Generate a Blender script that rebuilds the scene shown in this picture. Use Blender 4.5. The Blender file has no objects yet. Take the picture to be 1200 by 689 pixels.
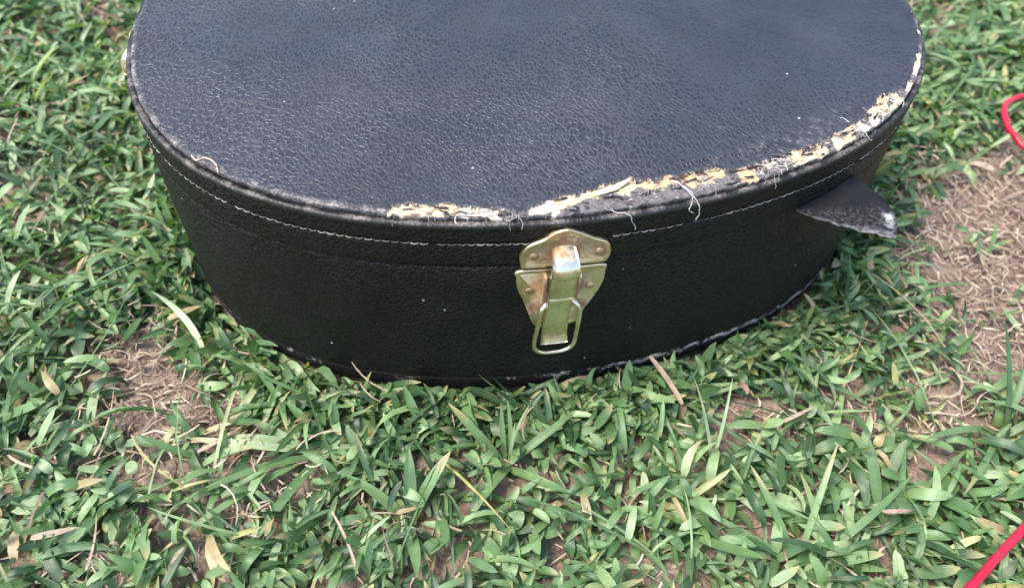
import bpy, bmesh, math, random
import numpy as np
from mathutils import Matrix, Vector

scene = bpy.context.scene
R = math.radians
rng = np.random.default_rng(7)
random.seed(7)

# ------------------------------------------------------------------ camera
cam_d = bpy.data.cameras.new('camera')
cam = bpy.data.objects.new('camera', cam_d)
scene.collection.objects.link(cam)
scene.camera = cam
PITCH, ROLL, CAMH = 0.902036801, 0.0538850434, 0.395989711
right = Vector((1, 0, 0)); upv = Vector((0, math.sin(PITCH), math.cos(PITCH)))
back = Vector((0, -math.cos(PITCH), math.sin(PITCH)))
mb = Matrix((right, upv, back)).transposed().to_4x4()
cam.matrix_world = Matrix.Translation((0, 0, CAMH)) @ mb @ Matrix.Rotation(ROLL, 4, 'Z')
cam_d.sensor_fit = 'HORIZONTAL'
cam_d.sensor_width = 36.0
cam_d.lens = 944.675812 / 1200 * 36.0
cam_d.clip_start = 0.01
cam_d.clip_end = 500
cam_d.dof.use_dof = True
cam_d.dof.focus_distance = 0.40
cam_d.dof.aperture_fstop = 7.0

# ------------------------------------------------------------------ light
SUN_EL, SUN_AZ = R(64), R(-108)          # azimuth from +Y towards +X
world = bpy.data.worlds.new('World'); scene.world = world; world.use_nodes = True
wn = world.node_tree.nodes; wl = world.node_tree.links
sky = wn.new('ShaderNodeTexSky'); sky.sky_type = 'NISHITA'; sky.sun_disc = False
sky.sun_elevation = SUN_EL; sky.sun_rotation = SUN_AZ
sky.air_density = 1.0; sky.dust_density = 2.0; sky.ozone_density = 1.0
bg = wn['Background']; bg.inputs['Strength'].default_value = 0.12
wl.new(sky.outputs[0], bg.inputs['Color'])
sd = bpy.data.lights.new('sun', 'SUN'); sd.energy = 1.5; sd.angle = R(18); sd.color = (1.0, 0.94, 0.81)
sun = bpy.data.objects.new('sun', sd); scene.collection.objects.link(sun)
sdir = Vector((math.sin(SUN_AZ) * math.cos(SUN_EL), math.cos(SUN_AZ) * math.cos(SUN_EL), math.sin(SUN_EL)))
sun.rotation_euler = sdir.to_track_quat('Z', 'Y').to_euler(); sun.location = sdir * 5
scene.view_settings.view_transform = 'Standard'
scene.view_settings.look = 'None'
scene.view_settings.exposure = 1.82
scene.view_settings.gamma = 1.0

# ------------------------------------------------------------------ helpers
def link(o, parent=None):
    scene.collection.objects.link(o)
    if parent is not None: o.parent = parent
    return o

def tag(o, label=None, cat=None, group=None, kind=None):
    if label: o['label'] = label
    if cat: o['category'] = cat
    if group: o['group'] = group
    if kind: o['kind'] = kind
    return o

def empty(name, loc=(0, 0, 0)):
    o = bpy.data.objects.new(name, None); o.location = loc; o.empty_display_size = 0.02
    return link(o)

def mesh_np(name, V, F, mat=None, parent=None, smooth=True, attrs=None, cols=None):
    """V (n,3) array; F (m,k) array (or list of arrays with different k)."""
    me = bpy.data.meshes.new(name)
    V = np.ascontiguousarray(V, dtype=np.float32)
    Fs = F if isinstance(F, list) else [F]
    Fs = [np.asarray(f, dtype=np.int32) for f in Fs if len(f)]
    me.vertices.add(len(V)); me.vertices.foreach_set('co', V.ravel())
    nl = sum(f.size for f in Fs); nf = sum(len(f) for f in Fs)
    me.loops.add(nl); me.polygons.add(nf)
    me.loops.foreach_set('vertex_index', np.concatenate([f.ravel() for f in Fs]))
    st = []; acc = 0
    for f in Fs:
        st.append(acc + np.arange(len(f)) * f.shape[1]); acc += f.size
    me.polygons.foreach_set('loop_start', np.concatenate(st).astype(np.int32))
    me.update(calc_edges=True)
    me.polygons.foreach_set('use_smooth', np.full(nf, smooth))
    for k, a in (attrs or {}).items():
        at = me.attributes.new(k, 'FLOAT', 'POINT'); at.data.foreach_set('value', np.asarray(a, np.float32).ravel())
    for k, a in (cols or {}).items():
        at = me.attributes.new(k, 'FLOAT_COLOR', 'POINT')
        c = np.ones((len(V), 4), np.float32); c[:, :3] = a; at.data.foreach_set('color', c.ravel())
    if mat: me.materials.append(mat)
    me.validate()
    return link(bpy.data.objects.new(name, me), parent)

def bm_obj(name, bm, mat, parent=None, smooth=True):
    me = bpy.data.meshes.new(name); bm.to_mesh(me); bm.free()
    for p in me.polygons: p.use_smooth = smooth
    me.materials.append(mat)
    return link(bpy.data.objects.new(name, me), parent)

def hash2(ix, iy, seed):
    h = (ix.astype(np.int64) * 374761393 + iy.astype(np.int64) * 668265263 + seed * 974634777) & 0xffffffff
    h = ((h ^ (h >> 13)) * 1274126177) & 0xffffffff
    h = ((h ^ (h >> 16)) * 2246822519) & 0xffffffff
    return ((h ^ (h >> 15)) & 0xffffff) / float(0xffffff)

def vnoise(x, y, seed=0):
    x = np.asarray(x, float); y = np.asarray(y, float)
    ix = np.floor(x); iy = np.floor(y); fx = x - ix; fy = y - iy
    fx = fx * fx * (3 - 2 * fx); fy = fy * fy * (3 - 2 * fy)
    ix = ix.astype(np.int64); iy = iy.astype(np.int64)
    a = hash2(ix, iy, seed); b = hash2(ix + 1, iy, seed); c = hash2(ix, iy + 1, seed); d = hash2(ix + 1, iy + 1, seed)
    return (a * (1 - fx) + b * fx) * (1 - fy) + (c * (1 - fx) + d * fx) * fy

def fbm(x, y, seed=0, octv=4):
    s = 0; amp = .5; t = 0
    for i in range(octv):
        s = s + amp * vnoise(np.asarray(x) * 2 ** i, np.asarray(y) * 2 ** i, seed + i * 17); t += amp; amp *= .55
    return s / t

def catmull(P, n=8, closed=False):
    P = np.asarray(P, float); m = len(P); out = []
    rngi = range(m if closed else m - 1)
    for i in rngi:
        if closed: p0, p1, p2, p3 = P[i - 1], P[i], P[(i + 1) % m], P[(i + 2) % m]
        else:
            p1, p2 = P[i], P[i + 1]; p0 = P[i - 1] if i > 0 else 2 * p1 - p2; p3 = P[i + 2] if i + 2 < m else 2 * p2 - p1
        for t in np.arange(n) / n:
            out.append(.5 * ((2 * p1) + (-p0 + p2) * t + (2 * p0 - 5 * p1 + 4 * p2 - p3) * t * t + (-p0 + 3 * p1 - 3 * p2 + p3) * t ** 3))
    if not closed: out.append(P[-1])
    return np.array(out)

def tube_arrays(P, rad, k=8, closed=False, caps=True):
    P = np.asarray(P, float); n = len(P)
    rad = np.full(n, rad) if np.isscalar(rad) else np.asarray(rad)
    T = np.gradient(P, axis=0) if not closed else np.roll(P, -1, 0) - np.roll(P, 1, 0)
    T /= np.linalg.norm(T, axis=1)[:, None] + 1e-12
    u = np.cross(T[0], (0.31, 0.12, 0.94)); u /= np.linalg.norm(u) + 1e-12
    V = []; an = np.arange(k) * 2 * np.pi / k
    for i in range(n):
        u = u - T[i] * (u @ T[i]); u /= np.linalg.norm(u) + 1e-12; w = np.cross(T[i], u)
        V.append(P[i] + rad[i] * (np.cos(an)[:, None] * u + np.sin(an)[:, None] * w))
    V = np.concatenate(V); F = []
    for i in range(n if closed else n - 1):
        j = (i + 1) % n
        for q in range(k): F.append((i * k + q, i * k + (q + 1) % k, j * k + (q + 1) % k, j * k + q))
    Fs = [np.array(F)]
    if caps and not closed: Fs.append(np.array([list(range(k))[::-1], list(range((n - 1) * k, n * k))]))
    return V, Fs

# ------------------------------------------------------------------ material helper
class M:
    def __init__(s, name):
        s.m = bpy.data.materials.new(name); s.m.use_nodes = True
        s.t = s.m.node_tree; s.n = s.t.nodes; s.b = s.n['Principled BSDF']; s.out = s.n['Material Output']
    def node(s, typ, **kw):
        nd = s.n.new('ShaderNode' + typ)
        for k, v in kw.items():
            if k.startswith('i_'): nd.inputs[k[2:]].default_value = v
            else: setattr(nd, k, v)
        return nd
    def l(s, a, b): s.t.links.new(a, b)
    def set(s, **kw):
        for k, v in kw.items(): s.b.inputs[k.replace('_', ' ')].default_value = v
    def math(s, op, a, b=None, c=None, clamp=False):
        nd = s.n.new('ShaderNodeMath'); nd.operation = op; nd.use_clamp = clamp
        for i, x in enumerate((a, b, c)):
            if x is None: continue
            if isinstance(x, (int, float)): nd.inputs[i].default_value = x
            else: s.l(x, nd.inputs[i])
        return nd.outputs[0]
    def ramp(s, fac, stops, interp='LINEAR'):
        nd = s.n.new('ShaderNodeValToRGB'); cr = nd.color_ramp; cr.interpolation = interp
        while len(cr.elements) < len(stops): cr.elements.new(.5)
        for e, (p, c) in zip(cr.elements, stops):
            e.position = p; e.color = (c, c, c, 1) if isinstance(c, (int, float)) else (*c, 1)
        s.l(fac, nd.inputs[0]); return nd.outputs[0]
    def mix(s, fac, a, b):
        nd = s.n.new('ShaderNodeMix'); nd.data_type = 'RGBA'
        for sock, x in ((nd.inputs[0], fac), (nd.inputs[6], a), (nd.inputs[7], b)):
            if isinstance(x, (int, float)): sock.default_value = x
            elif isinstance(x, tuple): sock.default_value = (*x, 1)
            else: s.l(x, sock)
        return nd.outputs[2]
    def attr(s, name):
        nd = s.n.new('ShaderNodeAttribute'); nd.attribute_name = name; return nd
    def obj(s):
        return s.n.new('ShaderNodeTexCoord').outputs['Object']
    def noise(s, vec, scale, detail=3, rough=.5):
        nd = s.node('TexNoise'); nd.inputs['Scale'].default_value = scale; nd.inputs['Detail'].default_value = detail
        nd.inputs['Roughness'].default_value = rough
        s.l(vec, nd.inputs['Vector']); return nd
    def bump(s, h, strength, dist, normal=None):
        nd = s.node('Bump'); nd.inputs['Strength'].default_value = strength; nd.inputs['Distance'].default_value = dist
        s.l(h, nd.inputs['Height'])
        if normal is not None: s.l(normal, nd.inputs['Normal'])
        return nd.outputs[0]

def vinyl(name, cell=300.0, bump=0.9, base=0.016, rough=0.42, scuffed=False, topgrad=False, hue=(1, 1, 1), spec=.5):
    k = M(name); co = k.obj()
    lo = k.noise(co, 9, 2)                      # slow warp: the grain pulls in different directions
    va = k.node('VectorMath', operation='SUBTRACT'); k.l(lo.outputs['Color'], va.inputs[0]); va.inputs[1].default_value = (.5, .5, .5)
    vs = k.node('VectorMath', operation='SCALE'); k.l(va.outputs[0], vs.inputs[0]); vs.inputs['Scale'].default_value = .05
    v1 = k.node('VectorMath', operation='ADD'); k.l(co, v1.inputs[0]); k.l(vs.outputs[0], v1.inputs[1])
    hi = k.noise(co, 260, 2)
    vb = k.node('VectorMath', operation='SUBTRACT'); k.l(hi.outputs['Color'], vb.inputs[0]); vb.inputs[1].default_value = (.5, .5, .5)
    vt = k.node('VectorMath', operation='SCALE'); k.l(vb.outputs[0], vt.inputs[0]); vt.inputs['Scale'].default_value = .0026
    v2 = k.node('VectorMath', operation='ADD'); k.l(v1.outputs[0], v2.inputs[0]); k.l(vt.outputs[0], v2.inputs[1])
    mp = k.node('Mapping'); mp.inputs['Rotation'].default_value = (0, 0, .35); mp.inputs['Scale'].default_value = (1.28, .78, 1.0)
    k.l(v2.outputs[0], mp.inputs[0])
    vo = k.node('TexVoronoi', feature='DISTANCE_TO_EDGE'); vo.inputs['Scale'].default_value = cell; k.l(mp.outputs[0], vo.inputs['Vector'])
    vo2 = k.node('TexVoronoi', feature='DISTANCE_TO_EDGE'); vo2.inputs['Scale'].default_value = cell * 2.1; k.l(v2.outputs[0], vo2.inputs['Vector'])
    r1 = k.ramp(vo.outputs['Distance'], [(0, 1.0), (.06, .75), (.20, .0)])
    r2 = k.ramp(vo2.outputs['Distance'], [(0, 1.0), (.3, .0)])
    h = k.math('ADD', r1, k.math('MULTIPLY', r2, .25))
    amt = k.noise(co, 9, 2).outputs[0]
    am = k.ramp(amt, [(.35, .45), (.65, 1.0)])
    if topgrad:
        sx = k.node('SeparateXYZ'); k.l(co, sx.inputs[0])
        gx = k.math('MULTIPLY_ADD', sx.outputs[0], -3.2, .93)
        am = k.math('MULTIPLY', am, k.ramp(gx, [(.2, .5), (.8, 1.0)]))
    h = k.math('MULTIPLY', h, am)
    fine = k.noise(co, 1400, 2).outputs[0]
    h2 = k.math('ADD', h, k.math('MULTIPLY', fine, .18))
    big = k.noise(co, 14, 2).outputs[0]
    n1 = k.bump(big, .35, .006)
    nn = k.bump(h2, bump, .0006, n1)
    k.l(nn, k.b.inputs['Normal'])
    hm = k.math('MULTIPLY', h, .55)
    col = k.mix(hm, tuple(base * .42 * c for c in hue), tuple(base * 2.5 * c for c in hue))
    mott = k.noise(co, 30, 4).outputs[0]
    col = k.mix(k.ramp(mott, [(.45, 0.0), (.8, .35)]), col, tuple(base * 2.2 * c for c in hue))
    # specks of dust
    dn = k.node('TexVoronoi', feature='F1'); dn.inputs['Scale'].default_value = 95; k.l(co, dn.inputs['Vector'])
    dsel = k.node('SeparateColor'); k.l(dn.outputs['Color'], dsel.inputs[0])
    spk = k.math('MULTIPLY', k.math('LESS_THAN', dn.outputs['Distance'], .062), k.math('GREATER_THAN', dsel.outputs[0], .86))
    col = k.mix(k.math('MULTIPLY', spk, .75), col, (.45, .44, .43))
    rg = k.ramp(k.noise(co, 45, 3).outputs[0], [(.3, rough - .07), (.7, rough + .1)])
    if scuffed:
        sc = k.attr('scuff')
        sn = k.noise(co, 700, 3).outputs[0]
        sf = k.math('MULTIPLY', sc.outputs['Fac'], k.ramp(sn, [(.35, .15), (.65, 1.0)]))
        col = k.mix(sf, col, (.38, .33, .30))
        rg = k.math('ADD', rg, k.math('MULTIPLY', sf, .3))
    k.l(col, k.b.inputs['Base Color']); k.l(rg, k.b.inputs['Roughness'])
    k.set(Specular_IOR_Level=spec)
    return k.m

MAT = {}
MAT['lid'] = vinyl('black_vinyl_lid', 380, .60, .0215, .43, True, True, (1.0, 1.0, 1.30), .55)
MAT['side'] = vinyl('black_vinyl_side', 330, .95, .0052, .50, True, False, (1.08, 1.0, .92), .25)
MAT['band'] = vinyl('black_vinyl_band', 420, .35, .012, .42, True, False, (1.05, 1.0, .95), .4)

def attr_material(name, rough=.9, bump=.0, scale=900):
    k = M(name); a = k.attr('tint'); co = k.obj()
    nz = k.noise(co, scale, 4, .65)
    f = k.ramp(nz.outputs[0], [(.3, .55), (.7, 1.25)])
    mul = k.node('Mix', data_type='RGBA', blend_type='MULTIPLY'); mul.inputs[0].default_value = 1
    k.l(a.outputs['Color'], mul.inputs[6]); k.l(f, mul.inputs[7])
    k.l(mul.outputs[2], k.b.inputs['Base Color']); k.set(Roughness=rough, Specular_IOR_Level=.25)
    if bump: k.l(k.bump(nz.outputs[0], bump, .001), k.b.inputs['Normal'])
    return k.m
MAT['board'] = attr_material('torn_fibreboard', .95, .6, 420)
MAT['edging'] = attr_material('worn_base_edge', .85, .6, 800)
MAT['fibre'] = attr_material('frayed_cloth_fibre', .9, 0, 300)
MAT['flap'] = None

k = M('stitching_thread'); co = k.obj()
k.l(k.ramp(k.noise(co, 120, 3).outputs[0], [(.35, (.08, .075, .07)), (.65, (.32, .30, .27))]), k.b.inputs['Base Color']); k.set(Roughness=.9)
MAT['thread'] = k.m

# torn flap: black vinyl, white edge scuffs; dust speckle paints the outer half lit
k = M('dust_lit_torn_vinyl'); co = k.obj(); a = k.attr('scuff')
nz = k.noise(co, 260, 5, .65).outputs[0]
f = k.math('MULTIPLY', a.outputs['Fac'], k.ramp(nz, [(.38, 0.0), (.6, 1.0)]))
dst = k.attr('dusty_lit'); dust_lit = k.math('MULTIPLY', dst.outputs['Fac'], k.ramp(k.noise(co, 520, 4, .7).outputs[0], [(.46, 0.0), (.75, .5)]))
c1 = k.mix(dust_lit, (.010, .0095, .011), (.16, .15, .15)); c2 = k.mix(f, c1, (.6, .6, .63))
k.l(c2, k.b.inputs['Base Color']); k.set(Roughness=.62, Specular_IOR_Level=.22)
k.l(k.bump(k.noise(co, 300, 4).outputs[0], .6, .001), k.b.inputs['Normal'])
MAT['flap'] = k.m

def metal(name, col, rust_lo, rust_hi, rough=.3, spots=()):
    k = M(name); co = k.obj()
    nz = k.noise(co, 190, 6, .7).outputs[0]
    a = k.attr('rust')
    rs = k.math('ADD', nz, k.math('MULTIPLY', a.outputs['Fac'], .26))
    for sx_, sz_, sr_, sa_ in spots:              # rust round the hood and the rivets
        dv = k.node('VectorMath', operation='DISTANCE'); mpz = k.node('Mapping'); mpz.inputs['Scale'].default_value = (1, 0, 1); k.l(co, mpz.inputs[0])
        k.l(mpz.outputs[0], dv.inputs[0]); dv.inputs[1].default_value = (sx_ / 1000, 0, sz_ / 1000)
        rs = k.math('ADD', rs, k.math('MULTIPLY', k.math('SUBTRACT', 1.0, k.math('DIVIDE', dv.outputs['Value'], sr_ / 1000), clamp=True), sa_))
    rf = k.ramp(rs, [(rust_lo, 0.0), (rust_hi, 1.0)])
    tone = k.noise(co, 40, 3).outputs[0]
    base = k.mix(k.ramp(tone, [(.35, 0.0), (.65, 1.0)]), col, (col[0] * .66, col[1] * .60, col[2] * .48))
    rust = k.mix(k.noise(co, 330, 3).outputs[0], (.09, .045, .018), (.38, .20, .09))
    k.l(k.mix(k.math('MULTIPLY', rf, .85), base, rust), k.b.inputs['Base Color'])
    k.l(k.math('SUBTRACT', 1.0, k.math('MULTIPLY', rf, .8)), k.b.inputs['Metallic'])
    k.l(k.math('ADD', k.math('MULTIPLY', rf, .35), k.ramp(k.noise(co, 240, 4).outputs[0], [(.3, rough - .08), (.7, rough + .12)])), k.b.inputs['Roughness'])
    k.l(k.bump(k.noise(co, 420, 4).outputs[0], .25, .0004), k.b.inputs['Normal'])
    return k.m
MAT['brass'] = metal('tarnished_brass_plate', (.93, .80, .58), .60, .78, .36, [(-2.7, -20, 15, .62), (15, -23, 7, .5), (-16, -22, 5, .3), (-11, -44, 10, .5), (6, -46, 10, .45), (-17, -48, 5, .4), (-15, -60, 7, .45), (10, -62, 7, .45)])
MAT['nickel'] = metal('worn_brass_lever', (.95, .87, .68), .70, .92, .31)
MAT['rivet'] = metal('dull_rivet', (.60, .48, .30), .5, .75, .4)

def leafmat(name, stops, trans=.30, rough=.36):
    k = M(name); a = k.attr('rnd'); t = k.attr('along'); ac = k.attr('across')
    base = k.ramp(a.outputs['Fac'], stops)
    co = k.obj()
    nz = k.noise(co, 140, 3).outputs[0]
    mul = k.node('Mix', data_type='RGBA', blend_type='MULTIPLY'); mul.inputs[0].default_value = 1
    k.l(base, mul.inputs[6]); k.l(k.ramp(nz, [(.3, .78), (.7, 1.18)]), mul.inputs[7])
    # pale midrib and parallel veins
    rib = k.ramp(k.math('ABSOLUTE', ac.outputs['Fac']), [(0, .35), (.12, .0)])
    col = k.mix(rib, mul.outputs[2], (.22, .30, .14))
    tipsel = k.math('FRACT', k.math('MULTIPLY', a.outputs['Fac'], 91.7))
    tipf = k.math('MULTIPLY', k.ramp(t.outputs['Fac'], [(.62, 0.0), (.92, 1.0)]), k.math('GREATER_THAN', tipsel, .74))
    col = k.mix(k.math('MULTIPLY', tipf, .75), col, (.42, .35, .17))
    base_pale = k.ramp(t.outputs['Fac'], [(0, .45), (.22, 0.0)])
    col = k.mix(base_pale, col, (.26, .30, .14))
    wave = k.math('SINE', k.math('MULTIPLY', ac.outputs['Fac'], 26.0))
    k.l(k.bump(wave, .25, .0002), k.b.inputs['Normal'])
    k.l(col, k.b.inputs['Base Color']); k.set(Roughness=rough, Specular_IOR_Level=.62)
    tr = k.node('BsdfTranslucent')
    tc = k.node('Mix', data_type='RGBA', blend_type='MULTIPLY'); tc.inputs[0].default_value = 1
    k.l(col, tc.inputs[6]); tc.inputs[7].default_value = (1.45, 1.6, .5, 1); k.l(tc.outputs[2], tr.inputs['Color'])
    ms = k.node('MixShader'); ms.inputs[0].default_value = trans
    k.l(k.b.outputs[0], ms.inputs[1]); k.l(tr.outputs[0], ms.inputs[2]); k.l(ms.outputs[0], k.out.inputs[0])
    return k.m
GREEN = [(0, (.034, .078, .032)), (.2, (.066, .135, .052)), (.42, (.118, .218, .084)), (.62, (.180, .295, .122)), (.80, (.280, .395, .195)), (.90, (.41, .50, .32)),
         (.945, (.40, .38, .14)), (.965, (.42, .33, .17)), (1.0, (.50, .39, .24))]
MAT['grass'] = leafmat('lawn_grass_leaf', GREEN)

k = M('dry_straw_fibre'); a = k.attr('rnd'); co = k.obj()
c = k.ramp(a.outputs['Fac'], [(0, (.13, .085, .06)), (.3, (.25, .175, .13)), (.65, (.385, .295, .22)), (.9, (.48, .385, .29)), (1, (.58, .48, .38))])
mul = k.node('Mix', data_type='RGBA', blend_type='MULTIPLY'); mul.inputs[0].default_value = 1
k.l(c, mul.inputs[6]); k.l(k.ramp(k.noise(co, 300, 3).outputs[0], [(.3, .7), (.7, 1.2)]), mul.inputs[7])
k.l(mul.outputs[2], k.b.inputs['Base Color']); k.set(Roughness=.75, Specular_IOR_Level=.3)
MAT['straw'] = k.m

k = M('bare_soil'); co = k.obj()
n1 = k.noise(co, 60, 6, .65).outputs[0]; n2 = k.noise(co, 420, 4, .6).outputs[0]
c = k.ramp(n1, [(.3, (.11, .070, .054)), (.5, (.225, .160, .125)), (.7, (.36, .27, .215))])
c = k.mix(k.ramp(n2, [(.4, 0.0), (.75, .6)]), c, (.44, .34, .285))
far = k.noise(co, 6, 5).outputs[0]
sx = k.node('VectorMath', operation='LENGTH'); k.l(co, sx.inputs[0])
ff = k.ramp(k.math('MULTIPLY', sx.outputs['Value'], .2), [(.22, 0.0), (.36, 1.0)])
c = k.mix(ff, c, k.mix(far, (.06, .11, .045), (.12, .19, .07)))
k.l(c, k.b.inputs['Base Color']); k.set(Roughness=.95, Specular_IOR_Level=.2)
k.l(k.bump(n2, 1.0, .003, k.bump(n1, .6, .006)), k.b.inputs['Normal'])
MAT['soil'] = k.m

k = M('red_cable_jacket'); co = k.obj()
k.l(k.ramp(k.noise(co, 60, 3).outputs[0], [(.35, (.36, .008, .028)), (.7, (.50, .012, .042))]), k.b.inputs['Base Color']); k.set(Roughness=.36)
MAT['red'] = k.m

# ------------------------------------------------------------------ outline of the case (plan view)
CX, CY, YAW, H = -0.0101440634, 0.468950608, -1.32030554, 0.141571313
A = [.189784077, .0674781541, -.0259279536, -.00226343411, -.0040507794, -.00170658678, .00196229446]
def rad(t): return sum(a * np.cos(i * t) for i, a in enumerate(A))
AX = np.array([math.cos(YAW), math.sin(YAW)]); AY = np.array([-math.sin(YAW), math.cos(YAW)])
tt = np.radians(np.linspace(0, 100, 600)); half = np.c_[rad(tt) * np.cos(tt), rad(tt) * np.sin(tt)]
rear = catmull([half[-2], half[-1], (-.066, .176), (-.098, .156), (-.135, .146), (-.175, .147), (-.225, .156), (-.275, .158), (-.32, .146), (-.355, .118),
                (-.385, .09), (-.44, .076), (-.56, .069), (-.70, .068), (-.80, .076), (-.87, .078), (-.905, .062), (-.92, .03), (-.923, 0)], 30)[31:]
half = np.r_[half, rear]
full = np.r_[half, (half[1:-1] * (1, -1))[::-1]]              # closed, counter-clockwise
seg = np.linalg.norm(np.roll(full, -1, 0) - full, axis=1); S = np.r_[0, np.cumsum(seg)]
per = S[-1]
fine_u = .03
ss = [0.0]
while ss[-1] < per:
    u = np.interp(ss[-1], S[:-1], full[:, 0])
    ss.append(ss[-1] + (.0007 if u > fine_u else .005))
ss = np.array(ss[:-1]); ss *= 1.0
def at(s):
    s = np.mod(s, per); fu = np.r_[full, full[:1]]
    return np.c_[np.interp(s, S, fu[:, 0]), np.interp(s, S, fu[:, 1])]
LP = at(ss); e = .0035
TG = at(ss + e) - at(ss - e); TG /= np.linalg.norm(TG, axis=1)[:, None]
LN = np.c_[TG[:, 1], -TG[:, 0]]
TH = np.degrees(np.arctan2(LP[:, 1], LP[:, 0]))                # angle from the case axis
SS = np.where(ss > per / 2, ss - per, ss)                      # signed arc length from the tail end
NS = len(ss)
HU = half[::-1, 0]; HW = half[::-1, 1]                          # half-width as a function of u
def to_world(L): return L[..., :1] * AX + L[..., 1:2] * AY      # relative to the case root
def s_of(theta): return np.interp(theta, TH[np.argsort(SS)], np.sort(SS)) if -100 < theta < 100 else 0
_o = np.argsort(SS); _sel = _o[(np.abs(TH[_o]) < 100)]
def s_of(theta): return float(np.interp(theta, TH[_sel], SS[_sel]))
def frame_at(theta):
    s = s_of(theta); p = at(np.array([s]))[0]; t = (at(np.array([s + e])) - at(np.array([s - e])))[0]; t /= np.linalg.norm(t)
    w = lambda v: v[0] * AX + v[1] * AY
    return w(p), w(t), w(np.array([t[1], -t[0]]))
def sp(theta, d, z):                                            # point near the case: angle, mm out, mm below the lid
    p, t, n = frame_at(theta); q = p + n * d / 1000
    return np.array([q[0], q[1], H + z / 1000])

def inside(x, y, margin=0.0):
    dx = x - CX; dy = y - CY
    u = dx * AX[0] + dy * AX[1]; w = np.abs(dx * AY[0] + dy * AY[1])
    return (u < HU[-1] + margin) & (u > HU[0] - margin) & (w < np.interp(u, HU, HW) + margin)

def sweep(D, Z):
    """D, Z (NS,m) or (m,) in mm -> verts relative to the case root, quads"""
    D = np.asarray(D, float); Z = np.asarray(Z, float)
    if D.ndim == 1: D = np.tile(D, (NS, 1))
    if Z.ndim == 1: Z = np.tile(Z, (NS, 1))
    m = D.shape[1]
    P = LP[:, None, :] + LN[:, None, :] * D[:, :, None] / 1000
    W = P[..., :1] * AX + P[..., 1:2] * AY
    V = np.concatenate([W, H + Z[..., None] / 1000], -1).reshape(-1, 3)
    i = np.arange(NS)[:, None]; j = np.arange(m - 1)[None, :]; i2 = (i + 1) % NS
    F = np.stack([i * m + j, i2 * m + j, i2 * m + j + 1, i * m + j + 1], -1).reshape(-1, 4)
    return V, F, m

# ------------------------------------------------------------------ the ground
def grid_axis(lo, hi, step, far):
    a = np.arange(lo, hi + step / 2, step); o = []; d = step
    x = hi
    while x < far: d *= 1.5; x += d; o.append(x)
    p = []; d = step; x = lo
    while x > -far: d *= 1.5; x -= d; p.append(x)
    return np.r_[p[::-1], a, o]
gx = grid_axis(-.62, .62, .004, 60); gy = grid_axis(.02, .80, .004, 60)
GX, GY = np.meshgrid(gx, gy, indexing='ij')
near = np.exp(-((GX / .9) ** 2 + ((GY - .4) / .9) ** 2) ** 2)
GZ = (-.005 + (fbm(GX * 22, GY * 22, 3, 3) - .5) * .010 + (fbm(GX * 130, GY * 130, 9, 3) - .5) * .005) * 1.0
GZ = np.where(inside(GX, GY, .004), np.minimum(GZ, -.003), GZ) * near + -.006 * (1 - near)
V = np.c_[GX.ravel(), GY.ravel(), GZ.ravel()]
ny = len(gy); i = np.arange(len(gx) - 1)[:, None]; j = np.arange(ny - 1)[None, :]
F = np.stack([i * ny + j, (i + 1) * ny + j, (i + 1) * ny + j + 1, i * ny + j + 1], -1).reshape(-1, 4)
ground = mesh_np('ground', V, F, MAT['soil']); tag(ground, 'bare brown soil showing between the grass', 'ground', kind='structure')
def gz(x, y):
    return -.005 + (fbm(x * 22, y * 22, 3, 3) - .5) * .010 + (fbm(x * 130, y * 130, 9, 3) - .5) * .005

# ------------------------------------------------------------------ the case
case = empty('guitar_case', (CX, CY, 0))
tag(case, 'worn black vinyl guitar case lying on the grass, torn lid edge and brass latch', 'guitar case')

# wear along the lid edge: (angle, mm the torn vinyl has receded from the outline)
WEAR = [(-60, 0), (-50.4, 0), (-49.6, .5), (-46.0, .5), (-43.4, 0), (-33.2, 0), (-29.9, 0), (-26.2, 0), (-25.4, 5.8),
        (-23.8, 8.7), (-20.9, 7.9), (-19.1, 9.2), (-16.1, 6.9), (-13.2, 6.6), (-12.2, 5.2), (-11.3, 4.6), (-8.3, 9.3), (-6.1, 11.7), (-1.7, 14.9), (2.8, 18.6), (3.3, 16.0),
        (7.3, 16.1), (10.2, 16.1), (13.1, 15.4), (15.0, 12.4), (17.1, 10.7), (19.0, 11.1), (21.7, 11.9), (23.4, 10.9), (25.7, 9.7), (28.5, 9.9), (32.3, 10.2), (35.3, 9.4),
        (37.6, 10.5), (40.4, 12.2), (42.8, 12.0), (44.4, 8.3), (45.7, 5.6), (48.7, 5.7), (52.7, 6.2), (54.4, 5.7), (55.2, 0), (58.6, 0), (59, 4.6), (60.2, 4.6), (60.6, 0),
        (63.5, 0), (64, 4.6), (65.5, 4.4), (66, 0), (80, 0)]
wa = np.array(WEAR)
TINT = {'cream': (.58, .46, .31), 'tan': (.52, .39, .26), 'orange': (.56, .39, .23), 'brown': (.13, .065, .04), 'grey': (.15, .135, .135), 'white': (.62, .53, .43), 'black': (.02, .02, .022)}
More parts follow.
